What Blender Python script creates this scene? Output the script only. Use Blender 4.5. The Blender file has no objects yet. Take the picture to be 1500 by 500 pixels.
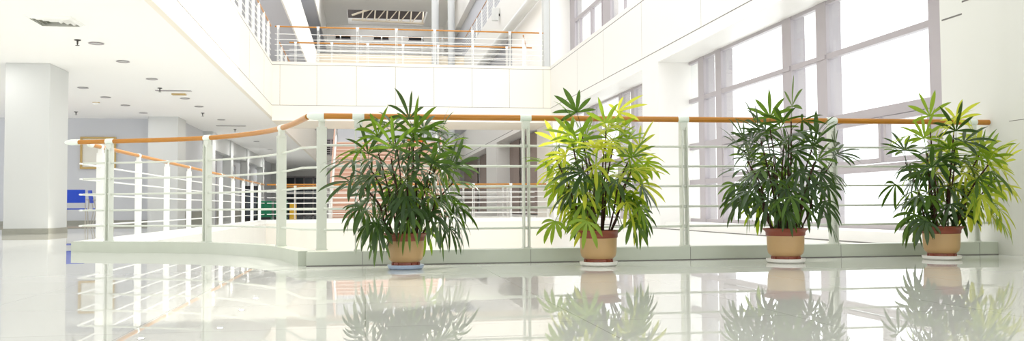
import bpy, math, random
from mathutils import Vector, Matrix
PI = math.pi
S = bpy.context.scene
COL = S.collection

# ------------------------------------------------------------------ camera
cam_d = bpy.data.cameras.new('camera')
cam = bpy.data.objects.new('camera', cam_d); COL.objects.link(cam)
cam_d.sensor_fit = 'HORIZONTAL'; cam_d.sensor_width = 36.0
cam_d.lens = 36.0 * 1304.0 / 1500.0
cam_d.clip_start = 0.05; cam_d.clip_end = 500
_R = Matrix(((0.986676958, 0.000256874859, -0.162691468),
             (-0.162540235, -0.04158006, -0.985825426),
             (-0.00701795479, 0.999135142, -0.0409843348)))
cam.matrix_world = Matrix.Translation((0, 0, .42)) @ _R.to_4x4()
S.camera = cam

# ------------------------------------------------------------------ light
w = bpy.data.worlds.new('world'); S.world = w; w.use_nodes = True
bg = w.node_tree.nodes['Background']
bg.inputs['Color'].default_value = (0.985, 0.988, 1.0, 1)
bg.inputs['Strength'].default_value = 1.5
sun_d = bpy.data.lights.new('sun', 'SUN'); sun_d.energy = 3.0; sun_d.angle = math.radians(1.5)
sun_d.color = (1.0, .93, .8)
sun = bpy.data.objects.new('sun', sun_d); COL.objects.link(sun)
sun.rotation_euler = Vector((1.0, .75, .95)).to_track_quat('Z', 'Y').to_euler()
vs = S.view_settings
S.display_settings.display_device = 'sRGB'
vs.view_transform = 'Standard'; vs.look = 'None'; vs.gamma = 1.0; vs.use_curve_mapping = False
vs.exposure = 0.66
S.cycles.max_bounces = 12; S.cycles.diffuse_bounces = 8; S.cycles.transparent_max_bounces = 16

# ------------------------------------------------------------------ materials
def lin(c):
    return tuple(((v / 255) / 12.92 if v / 255 <= .04045 else ((v / 255 + .055) / 1.055) ** 2.4) for v in c)
def mat(name, rgb, rough=.5, spec=.5, noise=None, metal=0, bump=None):
    m = bpy.data.materials.new(name); m.use_nodes = True
    nt = m.node_tree; b = nt.nodes['Principled BSDF']
    c = lin(rgb)
    b.inputs['Base Color'].default_value = (*c, 1)
    b.inputs['Roughness'].default_value = rough
    b.inputs['Specular IOR Level'].default_value = spec
    b.inputs['Metallic'].default_value = metal
    if noise:
        sc, amt = noise
        tc = nt.nodes.new('ShaderNodeTexCoord'); n = nt.nodes.new('ShaderNodeTexNoise')
        n.inputs['Scale'].default_value = sc; n.inputs['Detail'].default_value = 4
        r = nt.nodes.new('ShaderNodeMapRange')
        r.inputs['To Min'].default_value = 1 - amt; r.inputs['To Max'].default_value = 1 + amt
        mx = nt.nodes.new('ShaderNodeVectorMath'); mx.operation = 'SCALE'
        mx.inputs[0].default_value = c
        nt.links.new(tc.outputs['Object'], n.inputs['Vector']); nt.links.new(n.outputs['Fac'], r.inputs['Value'])
        nt.links.new(r.outputs[0], mx.inputs['Scale']); nt.links.new(mx.outputs[0], b.inputs['Base Color'])
    if bump:
        tc = nt.nodes.new('ShaderNodeTexCoord'); n = nt.nodes.new('ShaderNodeTexNoise')
        n.inputs['Scale'].default_value = bump[0]
        bp = nt.nodes.new('ShaderNodeBump'); bp.inputs['Strength'].default_value = bump[1]
        nt.links.new(tc.outputs['Object'], n.inputs['Vector']); nt.links.new(n.outputs['Fac'], bp.inputs['Height'])
        nt.links.new(bp.outputs[0], b.inputs['Normal'])
    return m
def wood_mat():
    m = mat('wood_handrail', (196, 112, 38), .32, .5)
    nt = m.node_tree; b = nt.nodes['Principled BSDF']
    tc = nt.nodes.new('ShaderNodeTexCoord'); mp = nt.nodes.new('ShaderNodeMapping'); mp.inputs['Scale'].default_value = (2, 2, 60)
    n = nt.nodes.new('ShaderNodeTexNoise'); n.inputs['Scale'].default_value = 2
    r = nt.nodes.new('ShaderNodeValToRGB')
    r.color_ramp.elements[0].color = (*lin((158, 98, 24)), 1); r.color_ramp.elements[1].color = (*lin((200, 138, 46)), 1)
    nt.links.new(tc.outputs['Object'], mp.inputs['Vector']); nt.links.new(mp.outputs[0], n.inputs['Vector'])
    nt.links.new(n.outputs['Fac'], r.inputs['Fac']); nt.links.new(r.outputs[0], b.inputs['Base Color'])
    return m
def floor_mat(name, rough=.006):
    m = mat(name, (226, 227, 222), rough, .5)
    nt = m.node_tree; b = nt.nodes['Principled BSDF']
    tc = nt.nodes.new('ShaderNodeTexCoord')
    br = nt.nodes.new('ShaderNodeTexBrick'); br.offset = 0; br.squash = 1
    br.inputs['Scale'].default_value = 1; br.inputs['Brick Width'].default_value = .8; br.inputs['Row Height'].default_value = .8
    br.inputs['Mortar Size'].default_value = .0018; br.inputs['Mortar Smooth'].default_value = .2; br.inputs['Bias'].default_value = 0
    br.inputs['Color1'].default_value = (*lin((221, 222, 217)), 1); br.inputs['Color2'].default_value = (*lin((225, 225, 221)), 1)
    br.inputs['Mortar'].default_value = (*lin((176, 176, 170)), 1)
    nt.links.new(tc.outputs['Object'], br.inputs['Vector']); nt.links.new(br.outputs['Color'], b.inputs['Base Color'])
    return m
def glass_mat():
    m = bpy.data.materials.new('window_glass'); m.use_nodes = True
    nt = m.node_tree; nt.nodes.clear()
    o = nt.nodes.new('ShaderNodeOutputMaterial'); mx = nt.nodes.new('ShaderNodeMixShader')
    t = nt.nodes.new('ShaderNodeBsdfTransparent'); g = nt.nodes.new('ShaderNodeBsdfGlossy'); f = nt.nodes.new('ShaderNodeMath'); f.operation = 'POWER'; lw = nt.nodes.new('ShaderNodeLayerWeight'); lw.inputs['Blend'].default_value = .5
    f.inputs[1].default_value = 5; nt.links.new(lw.outputs['Facing'], f.inputs[0])
    t.inputs['Color'].default_value = (.97, .985, .98, 1); g.inputs['Roughness'].default_value = .02
    nt.links.new(f.outputs[0], mx.inputs[0]); nt.links.new(t.outputs[0], mx.inputs[1]); nt.links.new(g.outputs[0], mx.inputs[2])
    nt.links.new(mx.outputs[0], o.inputs['Surface'])
    return m
def leaf_mat(name, rgb, trans, tint=None):
    m = bpy.data.materials.new(name); m.use_nodes = True
    nt = m.node_tree; b = nt.nodes['Principled BSDF']; o = nt.nodes['Material Output']
    c = lin(rgb)
    tc = nt.nodes.new('ShaderNodeTexCoord'); n = nt.nodes.new('ShaderNodeTexNoise'); n.inputs['Scale'].default_value = 9
    r = nt.nodes.new('ShaderNodeValToRGB')
    r.color_ramp.elements[0].position = .3; r.color_ramp.elements[1].position = .7
    r.color_ramp.elements[0].color = (c[0] * .75, c[1] * .8, c[2] * .8, 1); r.color_ramp.elements[1].color = (min(1, c[0] * 1.3), min(1, c[1] * 1.18), c[2] * 1.1, 1)
    nt.links.new(tc.outputs['Object'], n.inputs['Vector']); nt.links.new(n.outputs['Fac'], r.inputs['Fac'])
    nt.links.new(r.outputs[0], b.inputs['Base Color'])
    b.inputs['Roughness'].default_value = .36; b.inputs['Specular IOR Level'].default_value = .5
    tr = nt.nodes.new('ShaderNodeBsdfTranslucent'); tr.inputs['Color'].default_value = (*lin(tint or rgb), 1)
    mx = nt.nodes.new('ShaderNodeMixShader'); mx.inputs[0].default_value = trans
    nt.links.new(b.outputs[0], mx.inputs[1]); nt.links.new(tr.outputs[0], mx.inputs[2]); nt.links.new(mx.outputs[0], o.inputs['Surface'])
    return m
M = dict(
    white=mat('white_plaster', (246, 245, 242), .6, .3),
    panel=mat('cream_panel', (240, 234, 222), .45, .4),
    rpanel=mat('white_panel', (228, 227, 223), .4, .4),
    ceil=mat('ceiling_paint', (246, 246, 245), .8, .2),
    greywall=mat('grey_paint', (198, 200, 204), .7, .2, (1.5, .02)),
    lav=mat('pale_lavender_paint', (190, 192, 198), .7, .2),
    nearwall=mat('soft_grey_white_panel', (211, 212, 206), .4, .4),
    colgrey=mat('column_paint', (202, 204, 203), .6, .3),
    joint=mat('panel_joint', (120, 118, 114), .8, .1),
    base=mat('baseboard_stone', (150, 150, 140), .35, .4, (20, .1)),
    floor=floor_mat('polished_white_tile'),
    floorlow=mat('lower_floor_tile', (236, 236, 232), .3, .5),
    steel=mat('white_painted_steel', (210, 214, 204), .35, .5),
    steelfar=mat('white_painted_metal', (240, 241, 238), .4, .5),
    kerb=mat('pale_green_kerb', (190, 196, 182), .3, .5, (6, .06)),
    wood=wood_mat(),
    plastic=mat('white_plastic_collar', (228, 236, 228), .3, .5),
    dark=mat('dark_metal', (60, 58, 56), .5, .4),
    frame=mat('window_aluminium', (166, 160, 164), .45, .5),
    glass=glass_mat(),
    pot=mat('tan_glazed_clay', (188, 155, 110), .42, .4, (7, .09)),
    rim=mat('terracotta', (134, 66, 46), .4, .5, (14, .15)),
    soil=mat('soil', (52, 38, 28), .95, .1, (60, .4), bump=(80, .8)),
    saucerw=mat('white_saucer', (232, 230, 224), .35, .5),
    saucerb=mat('pale_blue_saucer', (168, 184, 206), .35, .5),
    cane=mat('palm_cane_fibre', (62, 40, 32), .85, .2, (70, .45), bump=(120, .8)),
    petiole=mat('palm_petiole', (96, 128, 44), .5, .4),
    blue=mat('blue_plastic', (18, 66, 190), .4, .5),
    chrome=mat('grey_tube', (176, 172, 160), .3, .5, metal=.3),
    gold=mat('gold_frame', (186, 158, 98), .4, .5),
    paper=mat('pale_canvas', (222, 220, 210), .7, .2, (4, .04)),
    green=mat('green_plastic', (0, 104, 70), .45, .4),
    black=mat('black_plastic', (26, 27, 30), .5, .4),
    door=mat('door_paint', (206, 212, 220), .5, .4),
    dglass=mat('dark_glass', (58, 66, 74), .15, .6),
    terr=mat('stair_terracotta', (216, 176, 156), .6, .3, (5, .06)),
    tread=mat('stair_tread', (240, 224, 212), .5, .3),
    orange=mat('orange_board', (214, 106, 50), .5, .4),
    red=mat('red_board', (196, 84, 62), .5, .4),
    curtain=mat('taupe_curtain', (150, 138, 132), .85, .2, (12, .12)),
    truss=mat('cream_truss', (224, 212, 190), .5, .4),
    roofdark=mat('skylight_mesh', (92, 86, 84), .7, .2, (40, .3)),
    yellow=mat('yellow_plastic', (226, 180, 40), .5, .4),
    inlay=mat('tan_floor_inlay', (206, 150, 112), .1, .5),
    lamp=mat('lamp_recess', (190, 192, 190), .3, .6),
    beige=mat('beige_panel', (238, 226, 204), .6, .3),
    pipe=mat('grey_duct', (214, 216, 214), .45, .4),
)
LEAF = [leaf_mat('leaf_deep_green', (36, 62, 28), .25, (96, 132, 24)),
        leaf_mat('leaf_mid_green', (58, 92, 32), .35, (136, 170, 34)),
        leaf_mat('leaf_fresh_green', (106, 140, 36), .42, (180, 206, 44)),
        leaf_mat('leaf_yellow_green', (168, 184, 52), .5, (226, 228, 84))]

# ------------------------------------------------------------------ mesh helpers
OFF = {}
class MB:
    def __init__(s): s.v = []; s.f = []
    def box(s, a, b):
        x0, y0, z0 = (min(a[i], b[i]) for i in range(3)); x1, y1, z1 = (max(a[i], b[i]) for i in range(3))
        n = len(s.v)
        s.v += [(x0, y0, z0), (x1, y0, z0), (x1, y1, z0), (x0, y1, z0), (x0, y0, z1), (x1, y0, z1), (x1, y1, z1), (x0, y1, z1)]
        s.f += [tuple(n + i for i in q) for q in ((0, 3, 2, 1), (4, 5, 6, 7), (0, 1, 5, 4), (1, 2, 6, 5), (2, 3, 7, 6), (3, 0, 4, 7))]
        return s
    def obox(s, c, ax, ay, az):      # oriented box: centre and half vectors
        c, ax, ay, az = map(Vector, (c, ax, ay, az)); n = len(s.v)
        for k in (-1, 1):
            for i, j in ((-1, -1), (1, -1), (1, 1), (-1, 1)): s.v.append(tuple(c + i * ax + j * ay + k * az))
        s.f += [tuple(n + i for i in q) for q in ((0, 3, 2, 1), (4, 5, 6, 7), (0, 1, 5, 4), (1, 2, 6, 5), (2, 3, 7, 6), (3, 0, 4, 7))]
        return s
    def tube(s, pts, r, seg=12, cap=True):
        pts = [Vector(p) for p in pts]; n0 = len(s.v)
        rs = r if isinstance(r, (list, tuple)) else [r] * len(pts)
        t = (pts[1] - pts[0]).normalized()
        u = t.cross(Vector((0, 0, 1))); u = u if u.length > .05 else t.cross(Vector((1, 0, 0))); u.normalize()
        for i, p in enumerate(pts):
            a = pts[max(0, i - 1)]; b = pts[min(len(pts) - 1, i + 1)]
            if (b - a).length > 1e-9: t = (b - a).normalized()
            u = (u - t * u.dot(t)); u.normalize(); w_ = t.cross(u)
            for k in range(seg):
                a_ = 2 * PI * k / seg; s.v.append(tuple(p + (u * math.cos(a_) + w_ * math.sin(a_)) * rs[i]))
        for i in range(len(pts) - 1):
            for k in range(seg):
                k2 = (k + 1) % seg
                s.f.append((n0 + i * seg + k, n0 + i * seg + k2, n0 + (i + 1) * seg + k2, n0 + (i + 1) * seg + k))
        if cap:
            s.f.append(tuple(n0 + k for k in range(seg))[::-1]); s.f.append(tuple(n0 + (len(pts) - 1) * seg + k for k in range(seg)))
        return s
    def lathe(s, prof, c=(0, 0, 0), seg=48):
        n0 = len(s.v)
        for r, z in prof:
            for k in range(seg):
                a = 2 * PI * k / seg; s.v.append((c[0] + r * math.cos(a), c[1] + r * math.sin(a), c[2] + z))
        for i in range(len(prof) - 1):
            for k in range(seg):
                k2 = (k + 1) % seg; s.f.append((n0 + i * seg + k, n0 + i * seg + k2, n0 + (i + 1) * seg + k2, n0 + (i + 1) * seg + k))
        if prof[0][0] > 1e-6: s.f.append(tuple(n0 + k for k in range(seg))[::-1])
        if prof[-1][0] > 1e-6: s.f.append(tuple(n0 + (len(prof) - 1) * seg + k for k in range(seg)))
        return s
    def prism(s, poly, z0, z1):
        n = len(s.v); m = len(poly)
        s.v += [(x, y, z0) for x, y in poly] + [(x, y, z1) for x, y in poly]
        s.f.append(tuple(range(n, n + m))[::-1]); s.f.append(tuple(range(n + m, n + 2 * m)))
        for i in range(m):
            j = (i + 1) % m; s.f.append((n + i, n + j, n + m + j, n + m + i))
        return s
    def build(s, name, m, parent=None, smooth=False, bevel=0, kind=None):
        me = bpy.data.meshes.new(name)
        off = OFF.get(parent.name, Vector((0, 0, 0))) if parent else Vector((0, 0, 0))
        me.from_pydata([tuple(Vector(v) - off) for v in s.v], [], s.f)
        me.materials.append(m); me.update()
        if smooth:
            for p in me.polygons: p.use_smooth = True
            try: me.set_sharp_from_angle(angle=math.radians(38))
            except Exception: pass
        o = bpy.data.objects.new(name, me); COL.objects.link(o)
        if parent: o.parent = parent; OFF[o.name] = off
        if bevel:
            b = o.modifiers.new('bevel', 'BEVEL'); b.width = bevel; b.segments = 2; b.limit_method = 'ANGLE'
        if kind: o['kind'] = kind
        return o
def thing(name, label, cat, loc, group=None, kind=None):
    o = bpy.data.objects.new(name, None); COL.objects.link(o); o.location = loc; o.empty_display_size = .1
    OFF[o.name] = Vector(loc)
    if kind: o['kind'] = kind
    else: o['category'] = cat
    if label: o['label'] = label
    if group: o['group'] = group
    return o
def tag(o, label, cat, group=None):
    o['label'] = label; o['category'] = cat
    if group: o['group'] = group
    return o
def struct(name, mb, m, label=None, parent=None, bevel=0, smooth=False):
    o = mb.build(name, m, parent, bevel=bevel, smooth=smooth)
    if parent is None: o['kind'] = 'structure'
    if label: o['label'] = label
    return o
def copy_thing(root, loc, label, rotz=None):
    c = root.copy(); COL.objects.link(c); c.location = loc; c['label'] = label
    if rotz is not None: c.rotation_euler = (0, 0, rotz)
    for ch in root.children:
        d = ch.copy(); COL.objects.link(d); d.parent = c
        for g in ch.children:
            e = g.copy(); COL.objects.link(e); e.parent = d
    return c
def catmull(pts, n=8):
    P = [Vector(p) for p in pts]; P = [2 * P[0] - P[1]] + P + [2 * P[-1] - P[-2]]; out = []
    for i in range(1, len(P) - 2):
        for k in range(n):
            t = k / n; a, b, c, d = P[i - 1:i + 3]
            out.append(.5 * ((2 * b) + (c - a) * t + (2 * a - 5 * b + 4 * c - d) * t * t + (3 * b - a - 3 * c + d) * t ** 3))
    out.append(P[-2]); return out

# ------------------------------------------------------------------ layout constants
Y0 = 6.68                 # front railing
XL, XR, XW = -2.85, 5.48, 6.1
YB, YB2 = 26.0, 28.6      # bridge
L2, L3, L4 = 4.55, 8.85, 13.15
YE = 62.0
CURVE = catmull([(-2.85, 9.5, 0), (-2.3, 9.28, 0), (-1.75, 9.02, 0), (-1.35, 8.72, 0), (-1.05, 8.36, 0), (-.8, 7.95, 0), (-.6, 7.42, 0), (-.42, 6.74, 0)], 8)
def offset(curve, d):
    out = []
    for i, p in enumerate(curve):
        t = (curve[min(i + 1, len(curve) - 1)] - curve[max(i - 1, 0)]).normalized(); n = Vector((-t.y, t.x, 0))
        out.append(p + n * d)
    return out

# ------------------------------------------------------------------ floors and slabs
cv = offset(CURVE, .07)     # void side of the kerb (curve runs left to right, +normal is to the void)
poly = [(XR + 1.0, -4.0), (XR + 1.0, Y0 + .07), (-.36, Y0 + .07)] + [(p.x, p.y) for p in reversed(cv)] + [(XL + .08, 9.6), (XL + .08, YB), (XL + .08, 27.0), (-14, 27.0), (-14, -4.0)]
_clean = []
for q in poly:
    if not _clean or (abs(q[0] - _clean[-1][0]) + abs(q[1] - _clean[-1][1])) > 1e-3: _clean.append(q)
fl = MB().prism(_clean, -1.2, 0)
struct('floor', fl, M['floor'], 'polished white tiled floor reflecting the railing and plants')
struct('corridor_floor', MB().box((-5.35, 27.0, -1.2), (XL + .08, YE, 0)), M['floor'], 'polished floor of the long corridor behind the left railing')
struct('bridge_slab', MB().box((XL + .08, YB, -1.5), (XR + .5, YB2, 0)), M['panel'], 'white bridge deck crossing the atrium')
struct('landing_floor', MB().box((XL + .08, 31.0, -1.2), (5.0, YE, 0)).box((-1.5, YB2, -1.2), (3.2, 31.0, 0)), M['floor'], 'landing floor beyond the bridge')
struct('lower_floor', MB().box((-14, 4, -4.7), (7, YE, -4.5)), M['floorlow'], 'white ground floor at the bottom of the atrium')
struct('floor_inlay', MB().box((-9.5, 14.6, .0005), (-6.2, 14.9, .002)).box((-9.5, 23.3, .0005), (-4.6, 23.8, .002)), M['inlay'], 'tan stone strip set in the floor beside the column')

# kerbs
struct('trim_1', MB().box((-.42, Y0 - .07, 0), (5.15, Y0 + .07, .105)), M['kerb'], 'pale green-white kerb under the front railing', bevel=.004)
ko = offset(CURVE, -.07); ki = offset(CURVE, .07)
mb = MB()
pl = [(p.x, p.y) for p in ko] + [(p.x, p.y) for p in reversed(ki)]
mb.prism(pl, 0, .105)
# split n-gon caps into quads
n = len(ko); mb.f = mb.f[2:]
mb.f += [(i, i + 1, 2 * n - 2 - i, 2 * n - 1 - i)[::-1] for i in range(n - 1)]
mb.f += [(2 * n + i, 2 * n + i + 1, 4 * n - 2 - i, 4 * n - 1 - i) for i in range(n - 1)]
struct('trim_2', mb, M['kerb'], 'curved pale kerb under the curved railing')
struct('trim_3', MB().box((XL - .06, 9.62, 0), (XL + .08, YB, .105)), M['steelfar'], 'white kerb along the left railing')
# kerb panel joints
jm = MB()
for x in (-.02, 1.23, 2.49, 3.75, 4.98): jm.box((x - .0015, Y0 - .0712, .002), (x + .0015, Y0 - .069, .1))
struct('trim_4', jm.box((-.42, Y0 - .0725, 0), (5.15, Y0 - .069, .006)), M['joint'], 'dark joints along the front kerb')

def slab(name, a, b, m, label): return struct(name, MB().box(a, b), m, label)
# left slabs (ceiling of each storey with fascia)
slab('ceiling', (-14, 4.0, 3.03), (-2.72, 27.3, 4.5), M['ceil'], 'white ceiling over the left walkway')
slab('ceiling_near', (-14, -5, 3.15), (5.15, 6.0, 4.6), M['ceil'], 'ceiling slab over the walkway with the palms')
slab('corridor_ceiling', (-5.6, 27.3, 3.03), (-2.72, YE, 4.5), M['ceil'], 'white ceiling over the left corridor')
slab('fascia_left', (-2.72, 4.0, 3.03), (-2.62, YE, 4.62), M['panel'], 'white fascia of the upper left gallery')
slab('gallery_left', (-5.6, 4.0, 7.1), (-2.66, YE, 8.88), M['lav'], 'second gallery slab on the left')
slab('fascia_left_upper', (-2.66, 4.0, 7.06), (-2.6, YE, 8.92), M['rpanel'], 'white edge of the second left gallery')
slab('gallery_left_top', (-5.6, 20.0, 11.4), (-2.66, YE, 13.18), M['lav'], 'third gallery slab on the left')
slab('fascia_left_top', (-2.66, 20.0, 11.36), (-2.6, YE, 13.22), M['rpanel'], 'white edge of the third left gallery')
slab('upper_bridge', (-2.62, YB, 2.93), (XR, YB2, 4.62), M['panel'], 'cream panelled bridge crossing above')
slab('far_bridge', (-2.62, 49.5, 7.3), (XR, 52.5, 8.9), M['beige'], 'beige bridge far along the atrium')
slab('fascia_right', (XR, 7.75, 3.15), (XR + 1.1, YE, 4.64), M['rpanel'], 'white panelled fascia above the right windows')
slab('fascia_right_upper', (XR, 29.0, 7.1), (XR + 1.1, YE, 8.9), M['rpanel'], 'upper right fascia beyond the bridge')
slab('fascia_right_top', (XR, 29.0, 11.4), (XR + 1.1, YE, 13.2), M['rpanel'], 'topmost right fascia')
slab('wall_right_upper', (XR + .2, 33.0, 4.64), (XR + .5, YE, 7.1), M['lav'], 'upper right wall beyond the bridge')
slab('wall_right_high', (XR + .3, 28.6, 8.9), (XR + .6, YE, 11.4), M['lav'], 'high right wall beyond the bridge')
slab('wall_left_upper', (-5.6, 4, 4.5), (-5.4, YE, 7.1), M['lav'], 'wall of the upper left gallery')
slab('wall_left_high', (-5.6, 20, 8.9), (-5.4, YE, 11.4), M['greywall'], 'wall of the third left gallery')
# roof with skylight opening
struct('roof', MB().box((-2.62, 52.5, 13.1), (-1.15, 68, 13.5)).box((4.0, 52.5, 13.1), (XR, 68, 13.5)).box((-1.15, 52.5, 13.1), (4.0, 57.3, 13.5)).box((-1.15, 61.7, 13.1), (4, 68, 13.5)), M['white'], 'grey roof with a skylight opening')
struct('wall_far', MB().box((-5.6, YE, -1), (XR + 1, YE + .3, 13.2)), M['white'], 'far end wall of the atrium')

# panel joints on fascias
j = MB()
for z in (3.37, 4.53):
    j.box((-2.6215, 9, z - .006), (-2.618, YB, z + .006))
    j.box((-2.62, YB - .0015, z - .006), (XR, YB + .002, z + .006))
    j.box((XR - .0015, 7, z - .007), (XR + .002, YB, z + .007))
for x in (-2.4, -1.37, -.25, .87, 1.99, 3.11, 4.23, 5.25): j.box((x - .004, YB - .0012, 3.37), (x + .004, YB + .002, 4.53))
for y in (11.0, 13.9, 17.1, 20.0, 22.6): j.box((XR - .0012, y - .003, 3.37), (XR + .002, y + .003, 4.53))
for y in (12, 15, 18, 21, 24): j.box((-2.6212, y - .003, 3.37), (-2.618, y + .003, 4.53))
struct('trim_5', j, M['joint'], 'fine joints between the fascia panels')
j = MB().box((XR - .0015, 29, 3.3), (XR + .002, YE, 3.32)).box((XR - .0015, 8, -.012), (XR + .002, YB, .004))
struct('trim_6', j, M['joint'], 'floor line groove on the right wall')

# ------------------------------------------------------------------ right wall
struct('wall_right', MB().box((5.15, 2.5, 0), (5.7, 6.98, 13)), M['nearwall'], 'plain white wall at the right end of the railing')
struct('pilaster_right', MB().box((5.1, 2.5, 0), (5.15, 6.38, 13)), M['nearwall'], 'slim raised wall strip at the right edge')
struct('pier_right', MB().box((XR, 6.98, -4.5), (XR + .7, 7.75, 13)), M['nearwall'], 'white pier between the wall and the windows')
struct('trim_7', MB().box((XR - .002, 7.0, 2.18), (XR, 7.72, 2.195)).box((5.148, 6.6, 2.18), (5.15, 6.975, 2.195)).box((5.0992, 2.5, 1.078), (5.1, 6.38, 1.083)), M['joint'], 'grooves on the near right wall')
for k, (a, b) in enumerate(((16.12, 17.1), (25.7, 28.2), (37.2, 40.4))):
    struct('pier_right', MB().box((XR, a, -.02), (XW + .25, b, 3.15)), M['rpanel'], 'white pier %s' % ['between the first two window bays', 'beside the bridge', 'beyond the bridge'][k])
struct('wall_right_lower', MB().box((XR, 7.75, -4.5), (XW + .25, 29, -.02)).box((XR + .1, 7.75, -.02), (XW + .25, YE, .12)).box((XR, 29, -4.5), (XW + .25, YE, -.02)), M['rpanel'], 'white wall band below the right windows')
struct('wall_right_upper_pier', MB().box((XR, 25.95, 4.64), (XW + .4, 33.0, 7.1)).box((XR, 25.95, 8.9), (XW + .4, 28.6, 13)), M['white'], 'white upper wall at the bridge end')
struct('wall_right_storey', MB().box((XR, 7.75, 7.1), (XR + 1, 28.6, 8.9)), M['rpanel'], 'second storey fascia on the right')
struct('column_bridge', MB().box((5.3, YB + .02, 4.62), (5.47, YB + .35, 13)), M['colgrey'], 'slim grey-white column at the right end of the upper bridge')

def window(n, label, y0, y1, z0, z1, posts, trans, sash=(), pane_mat=None, x=XW, pd=.2, low=None):
    t = thing('window_%d' % n, label, None, (x, (y0 + y1) / 2, z0), kind='structure')
    for (a, b) in posts:
        MB().box((x - .02, a, z0), (x + pd, b, z1)).build('post', M['frame'], t, bevel=.004)
    for zz, h in trans:
        MB().box((x - .015, y0, zz - h / 2), (x + .07, y1, zz + h / 2)).build('transom', M['frame'], t, bevel=.003)
    for zz, a, b in low or ():
        MB().box((x - .035, a, zz - .03), (x + .02, b, zz + .03)).build('rail_stub', M['frame'], t)
    MB().box((x - .01, y0, z0), (x + .06, y1, z0 + .06)).box((x - .01, y0, z1 - .05), (x + .06, y1, z1)).build('frame', M['frame'], t)
    ed = [y0] + [c for p in sorted(posts) for c in p] + [y1]
    for i in range(0, len(ed), 2):
        if ed[i + 1] - ed[i] > .1:
            MB().box((x + .028, ed[i], z0 + .05), (x + .034, ed[i + 1], z1 - .04)).build('pane', pane_mat or M['glass'], t)
    for (a, b, c, d) in sash:      # opening casements
        m_ = MB(); th = .055
        m_.box((x - .03, a, c), (x + .04, a + th, d)).box((x - .03, b - th, c), (x + .04, b, d)).box((x - .03, a + th, c), (x + .04, b - th, c + th)).box((x - .03, a + th, d - th), (x + .04, b - th, d))
        m_.build('casement', M['frame'], t)
    return t
P1 = [(8.52, 8.8), (15.35, 15.62), (14.55, 14.8), (11.97, 12.25), (10.98, 11.25)]
window(1, 'large bright window bay nearest the right wall', 7.75, 16.12, .12, 3.15, P1, [(2.4, .075), (1.53, .12), (.86, .09)],
       sash=[(8.8, 9.68, .92, 1.46), (9.74, 10.95, .92, 1.46), (12.3, 13.4, .92, 1.46), (13.45, 14.5, .92, 1.46)], low=[(2.4, 11.0, 11.6), (2.4, 12.0, 12.6)])
window(2, 'bright window bay behind the second palm', 17.1, 25.7, .12, 3.15, [(19.6, 19.85), (20.6, 20.85), (23.2, 23.45), (24.1, 24.35)], [(2.4, .075), (1.53, .12), (.86, .09)],
       sash=[(17.2, 19.5, .92, 1.46), (20.9, 23.1, .92, 1.46)])
window(3, 'curtained window bay just beyond the bridge', 28.2, 37.2, .12, 3.15, [(30.6, 30.8), (33.2, 33.6), (34.3, 34.6), (36.95, 37.2)], [(1.53, .12)])
window(4, 'curtained windows far along the right wall', 40.4, 57.5, .12, 3.15, [(40.4, 40.7), (43.0, 43.7), (46.9, 47.9), (55.2, 57.4)], [(1.53, .12)])
window(5, 'upper storey window band above the right fascia', 7.75, 25.95, 4.72, 7.1, [(25.35, 25.93), (21.5, 22.2), (18.6, 19.2), (15.0, 15.5)], [(5.9, .08)],
       sash=[(23.4, 24.7, 4.85, 5.85), (22.25, 23.3, 4.85, 5.85), (19.25, 20.3, 4.85, 5.85)])
# curtains behind the far windows
ci = 0
for (a, b, lb) in ((30.85, 33.15, 'taupe curtain in the window next to the bridge end'), (34.65, 36.9, 'taupe curtain in the second window beyond the bridge'), (40.75, 42.95, 'taupe curtain in the third window beyond the bridge'),
                   (43.75, 46.8, 'taupe curtain in the fourth window beyond the bridge'), (48.0, 54.5, 'taupe curtain in the farthest right window')):
    c = MB(); n_ = 40; x0 = XW - .09
    for i in range(n_ + 1):
        y = a + (b - a) * i / n_; x = x0 + .035 * math.sin(i * 1.6)
        c.v += [(x, y, .16), (x, y, 3.1), (x + .012, y, .16), (x + .012, y, 3.1)]
    for i in range(n_):
        q = 4 * i; c.f += [(q, q + 4, q + 5, q + 1), (q + 2, q + 3, q + 7, q + 6)]
    tag(c.build('curtain', M['curtain'], smooth=True), lb, 'curtain', 'curtains in the far right windows')
struct('wall_far_light', MB().box((XW + .6, 28.6, 0), (XW + .7, YE, 3.3)), M['white'], 'outer wall behind the far curtains')
struct('wall_far_right', MB().box((XR, 57.5, -.02), (XW + .3, YE, 3.15)), M['rpanel'], 'white wall at the end of the far windows')

# ------------------------------------------------------------------ left building
struct('column_left', MB().box((-6.26, 16.85, 0), (-5.52, 17.85, 3.03)), M['colgrey'], 'wide square column standing on the left walkway', bevel=.01)
struct('baseboard_left', MB().box((-6.27, 16.84, 0), (-5.51, 17.86, .1)), M['base'], 'grey stone skirting around the left column')
struct('wall_left', MB().box((-14, 26.9, 0), (-5.95, 27.3, 3.03)), M['greywall'], 'grey end wall behind the blue chairs')
struct('baseboard_back', MB().box((-14, 26.86, 0), (-6.0, 26.9, .12)), M['base'], 'dark skirting along the grey end wall')
struct('pier_left', MB().box((-6.0, 26.2, 0), (-5.2, 27.3, 3.03)), M['colgrey'], 'pale pier at the mouth of the left corridor')
struct('wall_corridor', MB().box((-5.6, 27.3, 0), (-5.35, YE, 3.03)), M['greywall'], 'pale corridor wall running into the distance')
struct('baseboard_corridor', MB().box((-5.35, 27.3, 0), (-5.33, YE, .35)), M['base'], 'grey skirting of the corridor wall')
for k, y in enumerate((31.0, 35.2, 40.0, 46.0, 53.0)):
    struct('pier_left', MB().box((-5.35, y, 0), (-5.05, y + .6, 3.03)), M['colgrey'], 'shallow corridor pier number %s from the front' % ['one', 'two', 'three', 'four', 'five'][k])
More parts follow.
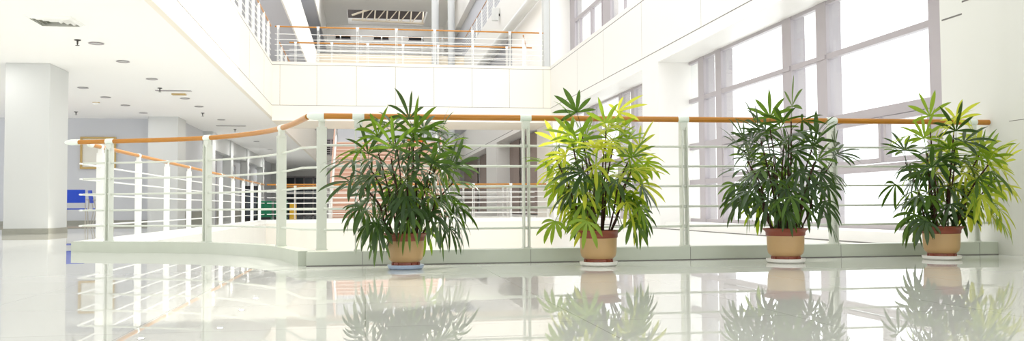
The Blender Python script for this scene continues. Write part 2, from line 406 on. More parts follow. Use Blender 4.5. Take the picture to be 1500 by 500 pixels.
struct('beam_left', MB().box((-5.35, 31.6, 2.45), (-5.1, 35.2, 3.03)).box((-5.35, 35.8, 2.5), (-5.1, 40, 3.03)).box((-5.35, 40.6, 2.5), (-5.1, 46, 3.03)), M['colgrey'], 'boxed beams above the corridor doors')
for k, y in enumerate((32.3, 37.0, 41.8, 48.0)):
    d = thing('door_%d' % (k + 1), 'corridor door %s' % ['nearest the front', 'second along', 'third along', 'far along'][k], None, (-5.35, y, 0), kind='structure')
    MB().box((-5.36, y, 0), (-5.31, y + 1.0, 2.15)).build('door_leaf', M['door'], d)
    MB().box((-5.36, y - .06, 0), (-5.28, y, 2.22)).box((-5.36, y + 1.0, 0), (-5.28, y + 1.06, 2.22)).box((-5.36, y - .06, 2.15), (-5.28, y + 1.06, 2.22)).build('door_frame', M['frame'], d)
    MB().box((-5.315, y + .3, 1.2), (-5.3, y + .7, 1.95)).build('door_window', M['dglass'], d)
    MB().tube([(-5.31, y + .9, 1.0), (-5.26, y + .9, 1.0), (-5.26, y + .78, 1.0)], .012, 8).build('door_handle', M['dark'], d)
de = thing('door_5', 'dark glazed doors at the far end of the corridor', None, (-4.0, YE, 0), kind='structure')
MB().box((-5.3, YE - .04, 0), (-2.9, YE, 2.6)).build('door_leaf', M['dglass'], de)
mb = MB()
for i in range(5): mb.box((-5.3 + i * .6 - .04, YE - .08, 0), (-5.3 + i * .6 + .04, YE - .04, 2.6))
for zz in (.05, 1.1, 2.55): mb.box((-5.3, YE - .08, zz - .05), (-2.9, YE - .04, zz + .05))
mb.build('door_frame', M['frame'], de)
dd = thing('door_6', 'dark doorway at the left edge of the grey wall', None, (-10.9, 26.9, 0), kind='structure')
MB().box((-11.5, 26.84, 0), (-10.42, 26.9, 2.5)).build('door_leaf', M['dglass'], dd)
MB().box((-10.42, 26.8, 0), (-10.36, 26.9, 2.56)).box((-11.5, 26.8, 2.5), (-10.36, 26.9, 2.56)).build('door_frame', M['dark'], dd)

# ------------------------------------------------------------------ railings
BARS = (.26, .415, .575, .73, .885)
def railing(label, path, posts, base=0, closed=False, detail=True, steel=None, group=None, capstart=False, ztop=1.1, barstart=None, rr=.0225):
    """path: list of Vector (xy) centre line, posts: list of (x, y, tx, ty)"""
    steel = steel or M['steelfar']
    p0 = path[0]
    t = thing('railing', label, 'railing', (p0.x, p0.y, base + .105), group)
    seg = 16 if detail else 8
    zt = base + ztop
    MB().tube([(p.x, p.y, zt) for p in path], rr, seg).build('handrail', M['wood'], t, smooth=True)
    bp = barstart or path
    for z in BARS:
        MB().tube([(p.x, p.y, base + z) for p in bp], .009, 8).build('rail_bar', steel, t, smooth=True)
    for (x, y, tx, ty) in posts:
        T = Vector((tx, ty, 0)).normalized(); N = Vector((-T.y, T.x, 0)); c = Vector((x, y, 0))
        hw = .036; th = .006
        m_ = MB()
        for s_ in ((-1, 1) if detail else (-1, 1)):
            cc = c + T * s_ * .02
            m_.obox((cc.x, cc.y, base + (.105 + 1.035) / 2), T * th, N * hw, (0, 0, (1.035 - .105) / 2))
        m_.obox((c.x, c.y, base + 1.045), T * .03, N * .022, (0, 0, .03))
        m_.obox((c.x, c.y, base + .11), T * .032, N * .042, (0, 0, .006))
        po = m_.build('post', steel, t, bevel=.0015 if detail else 0)
        if detail:
            for z in BARS:
                MB().tube([tuple(c - T * .034 + Vector((0, 0, base + z))), tuple(c + T * .034 + Vector((0, 0, base + z)))], .0125, 10).build('bar_clamp', steel, po, smooth=True)
        L = .043
        MB().tube([tuple(c - T * L + Vector((0, 0, zt))), tuple(c - T * (L - .006) + Vector((0, 0, zt))), tuple(c + T * (L - .006) + Vector((0, 0, zt))), tuple(c + T * L + Vector((0, 0, zt)))],
                  [rr + .003, rr + .006, rr + .006, rr + .003], seg).build('collar', M['plastic'] if detail else steel, t, smooth=True)
    return t
def lp(a, b): return [Vector((a[0], a[1], 0)), Vector((b[0], b[1], 0))]
XS = [-.05, 1.21, 2.47, 3.73, 4.99]
r = railing('straight wooden-topped railing running behind the four potted palms', lp((-.34, Y0), (5.15, Y0)), [(x, Y0, 1, 0) for x in XS], steel=M['steel'], barstart=lp((-.3, Y0), (5.15, Y0)))
mb = MB(); mb.tube([(-.425, Y0, 1.1), (-.42, Y0, 1.1), (-.405, Y0, 1.1), (-.38, Y0, 1.1), (-.3, Y0, 1.1)], [.006, .015, .024, .03, .03], 18)
mb.build('end_cap', M['plastic'], r, smooth=True)
# curved railing
def near(px_list):
    return px_list
cpost = []
for tgt in ((-2.5, 9.37), (-1.47, 8.83), (-.7, 7.68), (-.44, 6.84)):
    i = min(range(len(CURVE)), key=lambda k: (CURVE[k].x - tgt[0]) ** 2 + (CURVE[k].y - tgt[1]) ** 2)
    a = CURVE[max(i - 1, 0)]; b = CURVE[min(i + 1, len(CURVE) - 1)]
    cpost.append((CURVE[i].x, CURVE[i].y, (b - a).x, (b - a).y))
cpost[-1] = (-.325, 6.86, .15, -1)
rc = railing('curved railing bending back to the left walkway', CURVE + [], cpost, steel=M['steel'], barstart=CURVE[1:-3] + [Vector((-.34, 6.87, 0))])
e0 = CURVE[0]; td = (CURVE[0] - CURVE[1]).normalized()
MB().tube([tuple(e0 + Vector((0, 0, 1.1)) + td * d) for d in (-.02, .07, .11, .135, .145)], [.03, .03, .024, .014, .004], 18).build('end_cap', M['plastic'], rc, smooth=True)
# left railing
ys = [10.2 + 1.63 * k for k in range(10)]
rl = railing('long left railing receding beside the corridor', lp((XL + .03, 9.85), (XL + .03, YB)), [(XL + .03, y, 0, 1) for y in ys], barstart=lp((XL + .03, 9.5), (XL + .03, YB)))
MB().tube([(XL + .03, 9.87, 1.1), (XL + .03, 9.8, 1.1), (XL + .03, 9.77, 1.1)], [.029, .029, .012], 16).build('end_cap', M['plastic'], rl, smooth=True)
# bridge railings
xs = [-2.46 + 1.12 * k for k in range(8)]
struct('trim_8', MB().box((XL + .08, YB, 0), (XR, YB + .12, .105)), M['steelfar'], 'kerb of the lower bridge')
struct('trim_9', MB().box((-1.5, YB2 - .12, 0), (XR, YB2, .105)), M['steelfar'], 'back kerb of the lower bridge')
railing('front railing of the lower bridge across the atrium', lp((-2.75, YB + .06), (5.45, YB + .06)), [(x, YB + .06, 1, 0) for x in xs], detail=False)
railing('back railing of the lower bridge', lp((-2.75, YB2 - .06), (5.45, YB2 - .06)), [(x + .3, YB2 - .06, 1, 0) for x in xs[:-1]], detail=False)
railing('front railing on top of the upper bridge', lp((-2.55, YB + .06), (5.28, YB + .06)), [(x, YB + .06, 1, 0) for x in xs[:-1]] + [(5.2, YB + .06, 1, 0)], base=4.54, detail=False)
railing('back railing of the upper bridge', lp((-2.35, YB2 - .06), (5.4, YB2 - .06)), [(x + .3, YB2 - .06, 1, 0) for x in xs[:-1]], base=4.54, detail=False)
railing('railing of the upper left gallery', lp((-2.66, 12), (-2.66, YB)), [(-2.66, 13 + 1.12 * k, 0, 1) for k in range(12)], base=4.54, detail=False)
railing('railing of the upper left gallery beyond the bridge', lp((-2.66, YB2), (-2.66, 49)), [(-2.66, 29.3 + 1.6 * k, 0, 1) for k in range(12)], base=4.54, detail=False)
railing('railing of the distant beige bridge', lp((-2.55, 49.56), (5.4, 49.56)), [(x, 49.56, 1, 0) for x in xs[:-1]], base=8.82, detail=False)
railing('high right gallery railing beyond the bridge', lp((5.52, 29), (5.52, 49)), [(5.52, 30 + 2 * k, 0, 1) for k in range(9)], base=8.82, detail=False)
railing('railing at the end of the upper bridge turning away to the right', lp((4.75, 26.5), (5.15, 28.3)), [(4.8, 26.75, .2, 1), (5.1, 28.1, .2, 1)], base=4.54, detail=False)
struct('trim_10', MB().box((3.2, 31.03, 0), (5.0, 31.17, .105)), M['steelfar'], 'kerb at the head of the landing')
railing('railing at the head of the landing beside the stairs', lp((3.2, 31.1), (5.0, 31.1)), [(3.4, 31.1, 1, 0), (4.8, 31.1, 1, 0)], detail=False)

# ------------------------------------------------------------------ stairs beyond the bridge
st = thing('staircase', 'wide terracotta staircase rising beyond the bridge behind the first palm', 'staircase', (.9, 31.6, 0))
ns = 19; ri = .165; go = .3
a = MB(); b = MB()
for i in range(ns):
    y = 31.6 + i * go; z = i * ri
    a.box((-1.15, y, 0 if i == 0 else z - .1), (2.9, y + go + .05, z + ri - .035))
    b.box((-1.15, y - .03, z + ri - .035), (2.9, y + go, z + ri))
a.build('riser', M['terr'], st); b.build('tread', M['tread'], st)
ytop = 31.6 + ns * go; ztop = ns * ri
for x in (-1.25, 2.9):
    m_ = MB(); n0 = 0
    m_.v = [(x, 31.4, 0), (x, 31.4, .35), (x, ytop, ztop + .3), (x, ytop, ztop - .3), (x + .1, 31.4, 0), (x + .1, 31.4, .35), (x + .1, ytop, ztop + .3), (x + .1, ytop, ztop - .3)]
    m_.f = [(0, 1, 2, 3), (7, 6, 5, 4), (0, 4, 5, 1), (1, 5, 6, 2), (2, 6, 7, 3), (3, 7, 4, 0)]
    m_.build('stringer', M['white'], st)
    MB().tube([(x + .05, 31.5, 1.15), (x + .05, ytop, ztop + 1.1)], .03, 8).build('handrail', M['terr'], st, smooth=True)
    for k in range(6):
        y = 31.6 + k * (ytop - 31.7) / 5; z = (y - 31.6) / go * ri
        MB().box((x + .03, y, z + .2), (x + .07, y + .04, z + 1.15)).build('baluster', M['steelfar'], st)
struct('landing_upper', MB().box((-1.25, ytop, ztop - .3), (3.0, ytop + 4, ztop)), M['white'], 'upper landing at the head of the stairs')
struct('wall_landing', MB().box((-1.2, ytop + 2.5, ztop), (3.0, ytop + 2.7, 4.4)), M['greywall'], 'grey wall behind the stair landing')
lv = thing('louvre', 'dark slatted grille high behind the stairs beside the front post', 'vent', (-1.55, 37.7, 2.6))
m_ = MB(); m_.box((-1.62, 37.7, 2.62), (-1.18, 37.75, 3.3)); m_.build('backing', M['black'], lv)
m_ = MB()
for k in range(8): m_.box((-1.62, 37.66, 2.62 + k * .09), (-1.18, 37.7, 2.655 + k * .09))
m_.box((-1.43, 37.65, 2.6), (-1.38, 37.7, 3.3)); m_.build('slat', M['frame'], lv)
tag(MB().box((1.75, 37.62, 2.9), (2.5, 37.68, 3.35)).build('board', M['orange'], bevel=.01), 'orange board behind the right side of the first palm', 'board')
bd = thing('notice_board', 'red and dark striped board right of the orange one', 'board', (3.0, 37.6, 2.7))
MB().box((2.75, 37.63, 2.75), (3.2, 37.68, 3.2)).build('panel', M['red'], bd)
MB().box((2.85, 37.61, 2.98), (3.2, 37.63, 3.08)).box((2.85, 37.61, 2.8), (3.2, 37.63, 2.88)).build('dark_stripe', M['black'], bd)
struct('support_far', MB().box((-1.1, 37.68, 2.5), (3.3, 37.9, 3.4)), M['greywall'], 'grey parapet at the head of the stairs')

# ------------------------------------------------------------------ upper far structures
t = thing('roof_truss', 'cream steel truss seen through the roof opening', 'truss', (1.4, 61.3, 13.1))
m_ = MB()
m_.tube([(-.9, 61.3, 13.3), (4.0, 61.3, 13.15)], .07, 8); m_.tube([(-.9, 61.3, 13.6), (.6, 61.3, 14.15), (4.0, 61.3, 14.1)], .07, 8)
m_.build('chord', M['truss'], t, smooth=True)
for k in range(6):
    x = -.2 + k * .82
    MB().tube([(x, 61.3, 13.2), (x + .08, 61.3, 14.1)], .05, 8).build('strut', M['truss'], t, smooth=True)
    if k < 5: MB().tube([(x + .1, 61.3, 13.2), (x + .8, 61.3, 14.1)], .035, 8).build('diagonal', M['truss'], t, smooth=True)
struct('skylight_mesh', MB().box((-1.6, 57.3, 15.2), (4.4, 70, 15.3)).box((-1.2, 61.7, 13.5), (4.2, 61.8, 15.2)), M['roofdark'], 'dark mesh panel above the roof truss')
for x, y, rad, lb in ((3.85, 49.3, .2, 'left round column beside the beige bridge'), (4.75, 49.3, .2, 'right round column beside the beige bridge')):
    struct('column_far', MB().tube([(x, y, 4), (x, y, 13.1)], rad, 20), M['colgrey'], lb, smooth=True)
struct('duct_right', MB().tube([(5.25, 27, 7.0), (5.25, 48, 7.0)], .16, 16), M['pipe'], 'round grey duct under the upper right fascia', smooth=True)
sp = thing('wall_loudspeaker', 'grey box loudspeaker hung on the upper right gallery edge', 'loudspeaker', (5.3, 36, 8.1))
MB().box((5.15, 35.9, 8.1), (5.42, 36.15, 8.62)).build('cabinet', M['pipe'], sp, bevel=.02)
MB().box((5.42, 36.0, 8.3), (5.48, 36.06, 8.4)).build('bracket', M['dark'], sp)
for k, (x, lb) in enumerate(((-2.0, 'dark vent slot left of the three below the far roof'), (.6, 'middle dark vent slot below the far roof'), (3.0, 'dark vent slot right of the three below the far roof'))):
    v = thing('wall_vent', lb, 'vent', (x, YE, 11.6), 'vent slots in the far wall')
    MB().box((x, YE - .05, 12.1), (x + 1.0, YE, 12.32)).build('backing', M['black'], v)
    MB().box((x - .05, YE - .08, 12.05), (x + 1.05, YE - .05, 12.1)).box((x - .05, YE - .08, 12.32), (x + 1.05, YE - .05, 12.36)).build('frame', M['frame'], v)

# ------------------------------------------------------------------ ceiling fittings of the left walkway
def downlight(x, y, label, z=3.03):
    t = thing('downlight', label, 'ceiling light', (x, y, z), 'recessed downlights in the left ceiling')
    MB().lathe([(.075, -.001), (.105, -.004), (.115, -.012), (.1, -.016), (.078, -.012), (.075, -.001)], (x, y, z), 24).build('trim_ring', M['frame'], t, smooth=True)
    MB().lathe([(.0001, -.002), (.074, -.002), (.074, -.008), (.0001, -.012)], (x, y, z), 24).build('reflector', M['lamp'], t, smooth=True)
    ld = bpy.data.lights.new('downlight_fill', 'AREA'); ld.shape = 'DISK'; ld.size = .14; ld.energy = 5 if y < 27 else 22; ld.color = (1, .98, .95)  # fill light added under a fitting that looks unlit, stronger in the corridor
    lo = bpy.data.objects.new('downlight_fill', ld); COL.objects.link(lo); lo.parent = t; lo.location = (0, 0, -.02)
def sprinkler(x, y, label, z=3.03):
    t = thing('sprinkler', label, 'sprinkler', (x, y, z), 'sprinkler heads in the left ceiling')
    MB().lathe([(.05, 0), (.045, -.012), (.014, -.018), (.012, -.07), (.004, -.075)], (x, y, z), 16).build('body', M['dark'], t, smooth=True)
    MB().lathe([(.03, -.085), (.03, -.09)], (x, y, z), 12).lathe([(.005, -.07), (.005, -.088)], (x, y, z), 8).build('deflector', M['dark'], t)
sd = 'near row over the railing side'
for x, y, lb in ((-4.15, 14.7, 'downlight closest to the square vent, inner ceiling row'), (-4.2, 16.45, 'second downlight of the inner ceiling row'), (-4.2, 18.6, 'third downlight of the inner ceiling row'),
                 (-4.18, 21.8, 'downlight just past the tan ceiling plate'), (-4.16, 23.5, 'downlight after the tan plate, second one'), (-4.14, 26.9, 'inner row downlight above the corridor mouth'),
                 (-6.35, 16.2, 'downlight above the top left of the square column'), (-5.93, 20.1, 'outer row downlight just right of the column'), (-5.92, 21.75, 'outer row downlight above the smoke detector'),
                 (-5.9, 23.4, 'outer row downlight past the smoke detector'), (-5.9, 25.2, 'outer row downlight nearest the grey wall'), (-4.15, 31.5, 'first downlight inside the corridor'),
                 (-4.15, 35.5, 'second downlight inside the corridor'), (-4.15, 40.5, 'third downlight inside the corridor'), (-4.15, 46, 'last downlight inside the corridor')):
    downlight(x, y, lb)
for x, y, lb in ((-4.35, 14.45, 'sprinkler head beside the first downlight'), (-4.35, 20.0, 'sprinkler head beside the linear vent'), (-4.35, 25.1, 'sprinkler head before the corridor mouth'),
                 (-7.57, 25.1, 'sprinkler head near the grey wall'), (-4.2, 30.1, 'sprinkler head beside the corridor vent')):
    sprinkler(x, y, lb)
v = thing('ceiling_vent', 'square four-way ceiling air diffuser at the upper left', 'air vent', (-4.2, 13.0, 3.03))
s = .3; x, y, z = -4.2, 13.0, 3.03
for q, (dx, dy) in enumerate(((1, 0), (-1, 0), (0, 1), (0, -1))):
    m_ = MB()
    for k in range(4):
        o_ = s - .02 - k * .065; i_ = o_ - .03; zz = z - .004; z2 = z - .035
        if dx: m_.v += [(x + dx * o_, y - o_, zz), (x + dx * o_, y + o_, zz), (x + dx * i_, y + i_, z2), (x + dx * i_, y - i_, z2)]
        else: m_.v += [(x - o_, y + dy * o_, zz), (x + o_, y + dy * o_, zz), (x + i_, y + dy * i_, z2), (x - i_, y + dy * i_, z2)]
        m_.f.append(tuple(len(m_.v) - 4 + i for i in range(4)))
    m_.build('louvre_blade', M['steelfar'], v)
MB().box((x - s, y - s, z - .006), (x + s, y - s + .03, z)).box((x - s, y + s - .03, z - .006), (x + s, y + s, z)).box((x - s, y - s + .03, z - .006), (x - s + .03, y + s - .03, z)).box((x + s - .03, y - s + .03, z - .006), (x + s, y + s - .03, z)).build('frame', M['steelfar'], v)
MB().box((x - s + .03, y - s + .03, z - .003), (x + s - .03, y + s - .03, z)).build('backing', M['base'], v)
for (x, y, l, lb) in ((-4.15, 20.4, .75, 'narrow linear air slot in the middle of the left ceiling'), (-4.15, 28.9, .9, 'narrow linear air slot above the corridor mouth')):
    v = thing('linear_vent', lb, 'air vent', (x, y, 3.03))
    MB().box((x - l / 2, y - .06, 3.018), (x + l / 2, y + .06, 3.03)).build('frame', M['frame'], v)
    MB().box((x - l / 2 + .03, y - .03, 3.012), (x + l / 2 - .03, y + .03, 3.018)).build('slot', M['base'], v)
v = thing('ceiling_plate', 'small tan plate on the ceiling beside the linear vent', 'ceiling plate', (-4.15, 20.95, 3.0))
MB().box((-4.3, 20.9, 3.0), (-4.0, 21.05, 3.03)).build('plate', M['gold'], v, bevel=.006)
v = thing('smoke_detector', 'small round smoke detector with a yellowish side', 'smoke detector', (-6.45, 22.9, 3.03))
MB().lathe([(.08, 0), (.08, -.02), (.06, -.05), (.03, -.065), (.0001, -.065)], (-6.45, 22.9, 3.03), 24).build('body', M['steelfar'], v, smooth=True)
MB().lathe([(.085, 0), (.085, -.012), (.08, -.014)], (-6.45, 22.9, 3.03), 24).build('mount_ring', M['gold'], v)

# ------------------------------------------------------------------ picture, chairs, bins
p = thing('picture_frame', 'gold-framed pale picture on the grey end wall', 'picture', (-7.7, 26.88, 2.1))
X0, X1, Z0, Z1 = -7.98, -7.02, 1.58, 2.5
MB().box((X0, 26.84, Z0), (X1, 26.9, Z0 + .06)).box((X0, 26.84, Z1 - .06), (X1, 26.9, Z1)).box((X0, 26.84, Z0 + .06), (X0 + .06, 26.9, Z1 - .06)).box((X1 - .06, 26.84, Z0 + .06), (X1, 26.9, Z1 - .06)).build('frame', M['gold'], p, bevel=.008)
MB().box((X0 + .05, 26.87, Z0 + .05), (X1 - .05, 26.895, Z1 - .05)).build('canvas', M['paper'], p)

def chair(loc, label, rotz):
    t = thing('visitor_chair', label, 'chair', (0, 0, 0), 'blue chairs by the grey wall')
    MB().box((-.23, -.22, .43), (.23, .22, .465)).build('seat', M['blue'], t, bevel=.012)
    b = MB(); n0 = 8
    for i in range(n0 + 1):
        u = -1 + 2 * i / n0; x_ = .25 * u; y_ = .25 - .05 * (1 - u * u) * -1
        for zz, yy in ((.6, 0), (.93, .04)):
            b.v += [(x_, y_ + yy, zz), (x_, y_ + yy + .02, zz)]
    for i in range(n0):
        q = 4 * i; b.f += [(q, q + 4, q + 6, q + 2), (q + 1, q + 3, q + 7, q + 5), (q, q + 1, q + 5, q + 4), (q + 2, q + 6, q + 7, q + 3)]
    b.f += [(0, 2, 3, 1), (4 * n0, 4 * n0 + 1, 4 * n0 + 3, 4 * n0 + 2)]
    b.build('backrest', M['blue'], t, smooth=True)
    for sx in (-1, 1):
        MB().tube(catmull([(sx * .24, -.2, .44), (sx * .25, -.22, .25), (sx * .25, -.25, .0)], 5), .012, 8).build('leg', M['chrome'], t, smooth=True)
        MB().tube(catmull([(sx * .24, .26, .75), (sx * .245, .2, .44), (sx * .25, .22, .22), (sx * .25, .28, 0)], 5), .012, 8).build('leg', M['chrome'], t, smooth=True)
        MB().tube(catmull([(sx * .25, .27, .68), (sx * .28, .1, .68), (sx * .28, -.16, .66), (sx * .26, -.21, .44)], 6), .014, 8).build('armrest', M['chrome'], t, smooth=True)
    t.location = loc; t.rotation_euler = (0, 0, rotz)
    OFF.pop(t.name, None)
    return t
c0 = chair((-7.27, 24.2, 0), 'blue chair with its back to us just right of the column', PI + .15)
copy_thing(c0, (-6.85, 25.0, 0), 'blue chair half hidden behind the end of the left railing', PI / 2 + .4)
copy_thing(c0, (-9.62, 24.6, 0), 'blue chair at the very left edge past the column', PI * .9)

def bin_(loc, label):
    x, y, z = loc
    t = thing('recycling_bin', label, 'bin', loc, 'green bins in the left corridor')
    MB().box((x - .23, y - .2, 0), (x + .23, y + .2, .62)).build('body', M['green'], t, bevel=.02)
    MB().box((x - .25, y - .22, .62), (x + .25, y + .22, .7)).build('lid', M['green'], t, bevel=.02)
    MB().box((x - .22, y - .205, .02), (x + .22, y - .2, .12)).build('plinth', M['black'], t)
    return t
bin_((-3.55, 33.0, 0), 'green plastic bin seen between the railing posts')
bin_((-3.18, 35.0, 0), 'green plastic bin behind the first one')
tb = thing('black_cabinet', 'black cabinet standing left of the green bins', 'cabinet', (-4.15, 33.6, 0))
MB().box((-4.3, 33.4, 0), (-3.85, 33.8, 1.25)).build('body', M['black'], tb, bevel=.01)
MB().box((-4.25, 33.38, .1), (-3.9, 33.4, 1.15)).build('door', M['dglass'], tb)
yw = thing('floor_sign', 'yellow floor sign far down the corridor', 'sign', (-3.5, 45, 0))
yw_m = MB(); yw_m.obox((-3.5, 44.9, .35), (.16, 0, 0), (0, .01, 0), (0, .06, .35)); yw_m.build('board', M['yellow'], yw)
yw_m = MB(); yw_m.obox((-3.5, 45.1, .35), (.16, 0, 0), (0, .01, 0), (0, -.06, .35)); yw_m.build('board', M['yellow'], yw)

# ------------------------------------------------------------------ potted palms
def pot(t, c, R=.145, h=.215, z0=.03):
    x, y = c; k = R / .145; v = h / .215
    base = [(.0, .0), (.092, .0), (.096, .006), (.094, .02)]
    prof = [(.094, .018), (.104, .026), (.12, .04), (.126, .062), (.129, .1), (.131, .165)]
    rim = [(.131, .163), (.135, .166), (.137, .172), (.137, .186), (.142, .196), (.155, .205), (.160, .211), (.158, .216), (.148, .215), (.136, .203), (.13, .19), (.12, .1), (.1, .02), (.0, .018)]
    f = lambda pr: [(max(a * k, 1e-5), b * v) for a, b in pr]
    b = MB().lathe(f(prof), (x, y, z0), 56).build('pot_body', M['pot'], t, smooth=True)
    m_ = MB().lathe(f(base), (x, y, z0), 40)
    for i in range(10):
        a = 2 * PI * i / 10 + .2; m_.obox((x + .093 * k * math.cos(a), y + .093 * k * math.sin(a), z0 + .01), (.009 * math.cos(a), .009 * math.sin(a), 0), (-.014 * math.sin(a), .014 * math.cos(a), 0), (0, 0, .0095))
    m_.build('pot_foot', M['rim'], t, smooth=True)
    MB().lathe(f(rim), (x, y, z0), 56).build('pot_rim', M['rim'], t, smooth=True)
    MB().lathe(f([(.0, .196), (.05, .2), (.1, .197), (.131, .19), (.128, .17), (.0, .17)]), (x, y, z0), 32).build('soil', M['soil'], t, smooth=True)
def saucer(c, m, label, R=.125):
    x, y = c; k = R / .125
    o = MB().lathe([(1e-5, 0), (.108 * k, 0), (.12 * k, .008), (.125 * k, .024), (.125 * k, .03), (.119 * k, .03), (.114 * k, .0265), (.1 * k, .0255), (1e-5, .0255)], (0, 0, 0), 48)
    ob = o.build('saucer', m, smooth=True); ob.location = (x, y, 0)
    tag(ob, label, 'saucer')

def leaf(t, p, az, el, L, nseg, sl, droop, m, rnd, wid=.0155, spread=2.75):
    yb = OFF[t.name].y
    H = Vector((math.cos(az), math.sin(az), 0)); Z = Vector((0, 0, 1))
    d = H * math.cos(el) + Z * math.sin(el); q = Vector(p); pts = [q.copy()]; n = 6
    for i in range(n):
        d = (d - Z * (.11 + .10 * max(0, math.cos(el))) ).normalized(); q = q + d * (L / n); pts.append(q.copy())
    mb = MB(); mb.tube(pts, [.0028, .0025, .0022, .002, .002, .002, .0022], 5)
    side = d.cross(Z)
    side = side.normalized() if side.length > .1 else Vector((-H.y, H.x, 0))
    roll = rnd.uniform(-.8, .8)
    side = Matrix.Rotation(roll, 3, d) @ side
    nrm = side.cross(d).normalized()
    # the blade tips forward of the petiole
    tip = rnd.uniform(-.55, .3)
    d = (d * math.cos(tip) + nrm * math.sin(tip)).normalized(); nrm = side.cross(d).normalized()
    for s_ in range(nseg):
        f = (s_ / (nseg - 1) * 2 - 1) if nseg > 1 else 0
        phi = f * spread / 2 * 1.15 + rnd.uniform(-.06, .06)
        d0 = d * math.cos(phi) + side * math.sin(phi)
        ll = sl * (1 - .28 * abs(f) ** 1.5) * rnd.uniform(.86, 1.08); w_ = wid * (1 - .25 * abs(f)) * rnd.uniform(.8, 1.15)
        dr = droop * rnd.uniform(.7, 1.3)
        k = 7; pos = q.copy(); n0 = len(mb.v); dd = d0.copy()
        fold = rnd.uniform(.1, .28)
        for i in range(k + 1):
            u = i / k
            prof = (.14 + .86 * math.sin(min(1, u / .55) * PI / 2)) if u < .55 else (1 - ((u - .55) / .45) ** 2.4 * .94)
            sd = dd.cross(nrm)
            if sd.length < .05: sd = side
            sd.normalize(); nn = sd.cross(dd).normalized(); ww = w_ * prof
            mb.v += [tuple(pos - sd * ww + nn * ww * fold), tuple(pos), tuple(pos + sd * ww + nn * ww * fold)]
            dd = (dd - Z * dr * (.16 + .5 * u) * .55).normalized(); pos = pos + dd * (ll / k)
        for i in range(k):
            a = n0 + 3 * i; mb.f += [(a, a + 3, a + 4, a + 1), (a + 1, a + 4, a + 5, a + 2)]
    mb.v = [(x, yb + .43 * math.tanh((y - yb) / .43) if y > yb else y, z) for x, y, z in mb.v]
    mb.build('leaf', m, t, smooth=True)

def palm(c, label, seed, canes, R=.145, h=.215, mix=(.5, .35, .15, 0), spreadf=1.0, droop=1.0, nper=(7, 9), painted_lit_side=None, group=None, bias=(0, 0), wid=.0155, sl=(.17, .24), extra=()):
    rnd = random.Random(seed)
    t = thing('potted_palm', label, 'potted plant', (c[0], c[1], .0255))
    pot(t, c, R, h, .0255)
    count = 0
    zt = .0255 + h * .9
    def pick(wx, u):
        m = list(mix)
        if painted_lit_side is not None:  # lit side and top painted in: paler, yellower leaves chosen there
            k = max(0, min(1, .5 + wx * painted_lit_side * 1.2 + (u - .5) * .9)); m = [m[0] * (1 - k) * 2, m[1] * (1.2 - .4 * k), m[2] * (.5 + k), m[3] * 2.2 * k]
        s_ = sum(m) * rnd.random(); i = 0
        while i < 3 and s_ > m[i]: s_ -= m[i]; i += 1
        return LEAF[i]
    for i, (ax, ay, top, lx, ly) in enumerate(canes):
        p0 = Vector((c[0] + ax, c[1] + ay, zt - .02)); p3 = Vector((c[0] + ax + lx + bias[0], c[1] + ay + ly + bias[1], top))
        p1 = p0.lerp(p3, .33) + Vector((rnd.uniform(-.012, .012), rnd.uniform(-.012, .012), 0)); p2 = p0.lerp(p3, .66) + Vector((rnd.uniform(-.015, .015) - lx * .1, rnd.uniform(-.015, .015), 0))
        path = catmull([p0, p1, p2, p3], 6); r0 = rnd.uniform(.006, .0085)
        MB().tube(path, [r0 * (1 + .18 * math.sin(q * 2.1)) * (1 - .35 * q / len(path)) for q in range(len(path))], 8).build('cane', M['cane'], t, smooth=True)
        nl = rnd.randint(*nper); a0 = rnd.uniform(0, 2 * PI)
        hgt = top - zt
        for k in range(nl):
            u = k / (nl - 1)          # 0 lowest, 1 top
            s_ = 1 - (1 - u) * min(.55, .32 / max(hgt, .2))
            idx = s_ * (len(path) - 1); ii = min(int(idx), len(path) - 2); q = path[ii].lerp(path[ii + 1], idx - ii)
            az = a0 + k * 2.4 + rnd.uniform(-.3, .3)
            # bias outward
            ox, oy = q.x - c[0], q.y - c[1]
            if rnd.random() < .55 and (abs(ox) + abs(oy)) > .02: az = math.atan2(oy, ox) + rnd.uniform(-1.2, 1.2)
            el = -.02 + 1.4 * u + rnd.uniform(-.2, .2)
            L = rnd.uniform(.11, .27) * (1 - .4 * u) * spreadf
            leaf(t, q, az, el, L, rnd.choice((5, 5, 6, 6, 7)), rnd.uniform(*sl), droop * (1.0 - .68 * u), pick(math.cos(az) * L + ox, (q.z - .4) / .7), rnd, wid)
            count += 1
    for (q, az, el, L, sl_, dr, mi) in extra:
        leaf(t, (c[0] + q[0], c[1] + q[1], q[2]), az, el, L, 6, sl_, dr, LEAF[mi], rnd, wid); count += 1
    return count
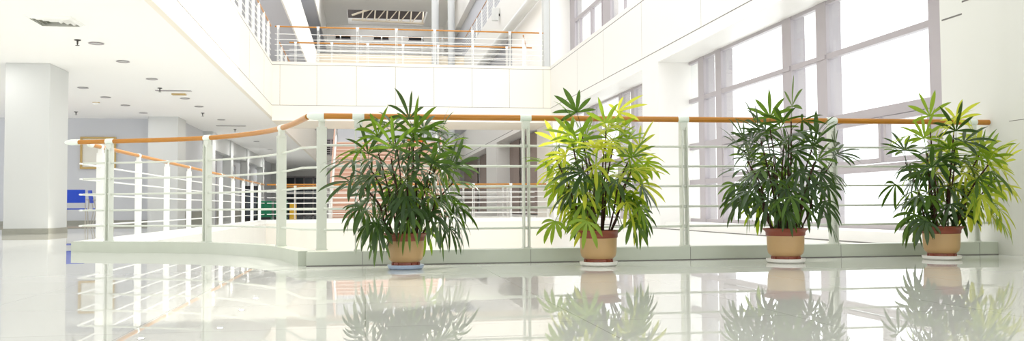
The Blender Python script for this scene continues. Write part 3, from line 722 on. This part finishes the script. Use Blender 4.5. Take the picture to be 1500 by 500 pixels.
def canes(seed, n, rad, zlo, zhi, lean, w=1.0):
    r = random.Random(seed); out = []
    for i in range(n):
        a = i * 2.4 + r.uniform(-.25, .25); q = math.sqrt((i + .4) / n)      # sunflower spread, inner canes taller
        ax, ay = rad * q * math.cos(a), rad * q * math.sin(a)
        top = zhi - (zhi - zlo) * q ** 1.8 + r.uniform(-.06, .05)
        out.append((ax, ay, top, lean * q * math.cos(a) * w, lean * q * math.sin(a) * .75))
    return out
PC = [(.275, 6.18), (1.635, 6.16), (3.035, 6.12), (4.32, 6.16)]
saucer(PC[0], M['saucerb'], 'pale blue saucer under the leftmost potted palm', .126)
saucer(PC[1], M['saucerw'], 'white saucer under the second potted palm from the left', .135)
saucer(PC[2], M['saucerw'], 'white saucer under the third potted palm from the left', .14)
saucer(PC[3], M['saucerw'], 'white saucer under the rightmost potted palm', .14)
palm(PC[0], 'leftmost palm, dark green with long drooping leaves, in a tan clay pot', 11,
     canes(3, 14, .095, .58, .96, .235), R=.138, h=.22, mix=(.62, .28, .1, .0), droop=1.3, nper=(7, 7), painted_lit_side=.6, sl=(.2, .28), wid=.0155)
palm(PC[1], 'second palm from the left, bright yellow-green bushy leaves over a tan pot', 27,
     canes(5, 12, .1, .66, .96, .25), R=.146, h=.225, mix=(.07, .2, .4, .33), droop=.8, nper=(8, 8), painted_lit_side=.2, wid=.0175, sl=(.18, .25))  # backlit brightness put into this palm's paler leaf mix
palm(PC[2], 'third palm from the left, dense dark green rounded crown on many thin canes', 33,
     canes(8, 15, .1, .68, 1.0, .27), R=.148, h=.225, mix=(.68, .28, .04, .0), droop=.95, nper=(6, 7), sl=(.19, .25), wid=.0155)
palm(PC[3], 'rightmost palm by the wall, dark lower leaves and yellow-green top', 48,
     canes(13, 14, .095, .58, 1.0, .28), R=.146, h=.225, mix=(.3, .24, .24, .3), droop=.9, nper=(7, 7), painted_lit_side=1.7, bias=(.065, 0), wid=.0165, sl=(.19, .26))  # sunlit right side and top put into the leaf colours
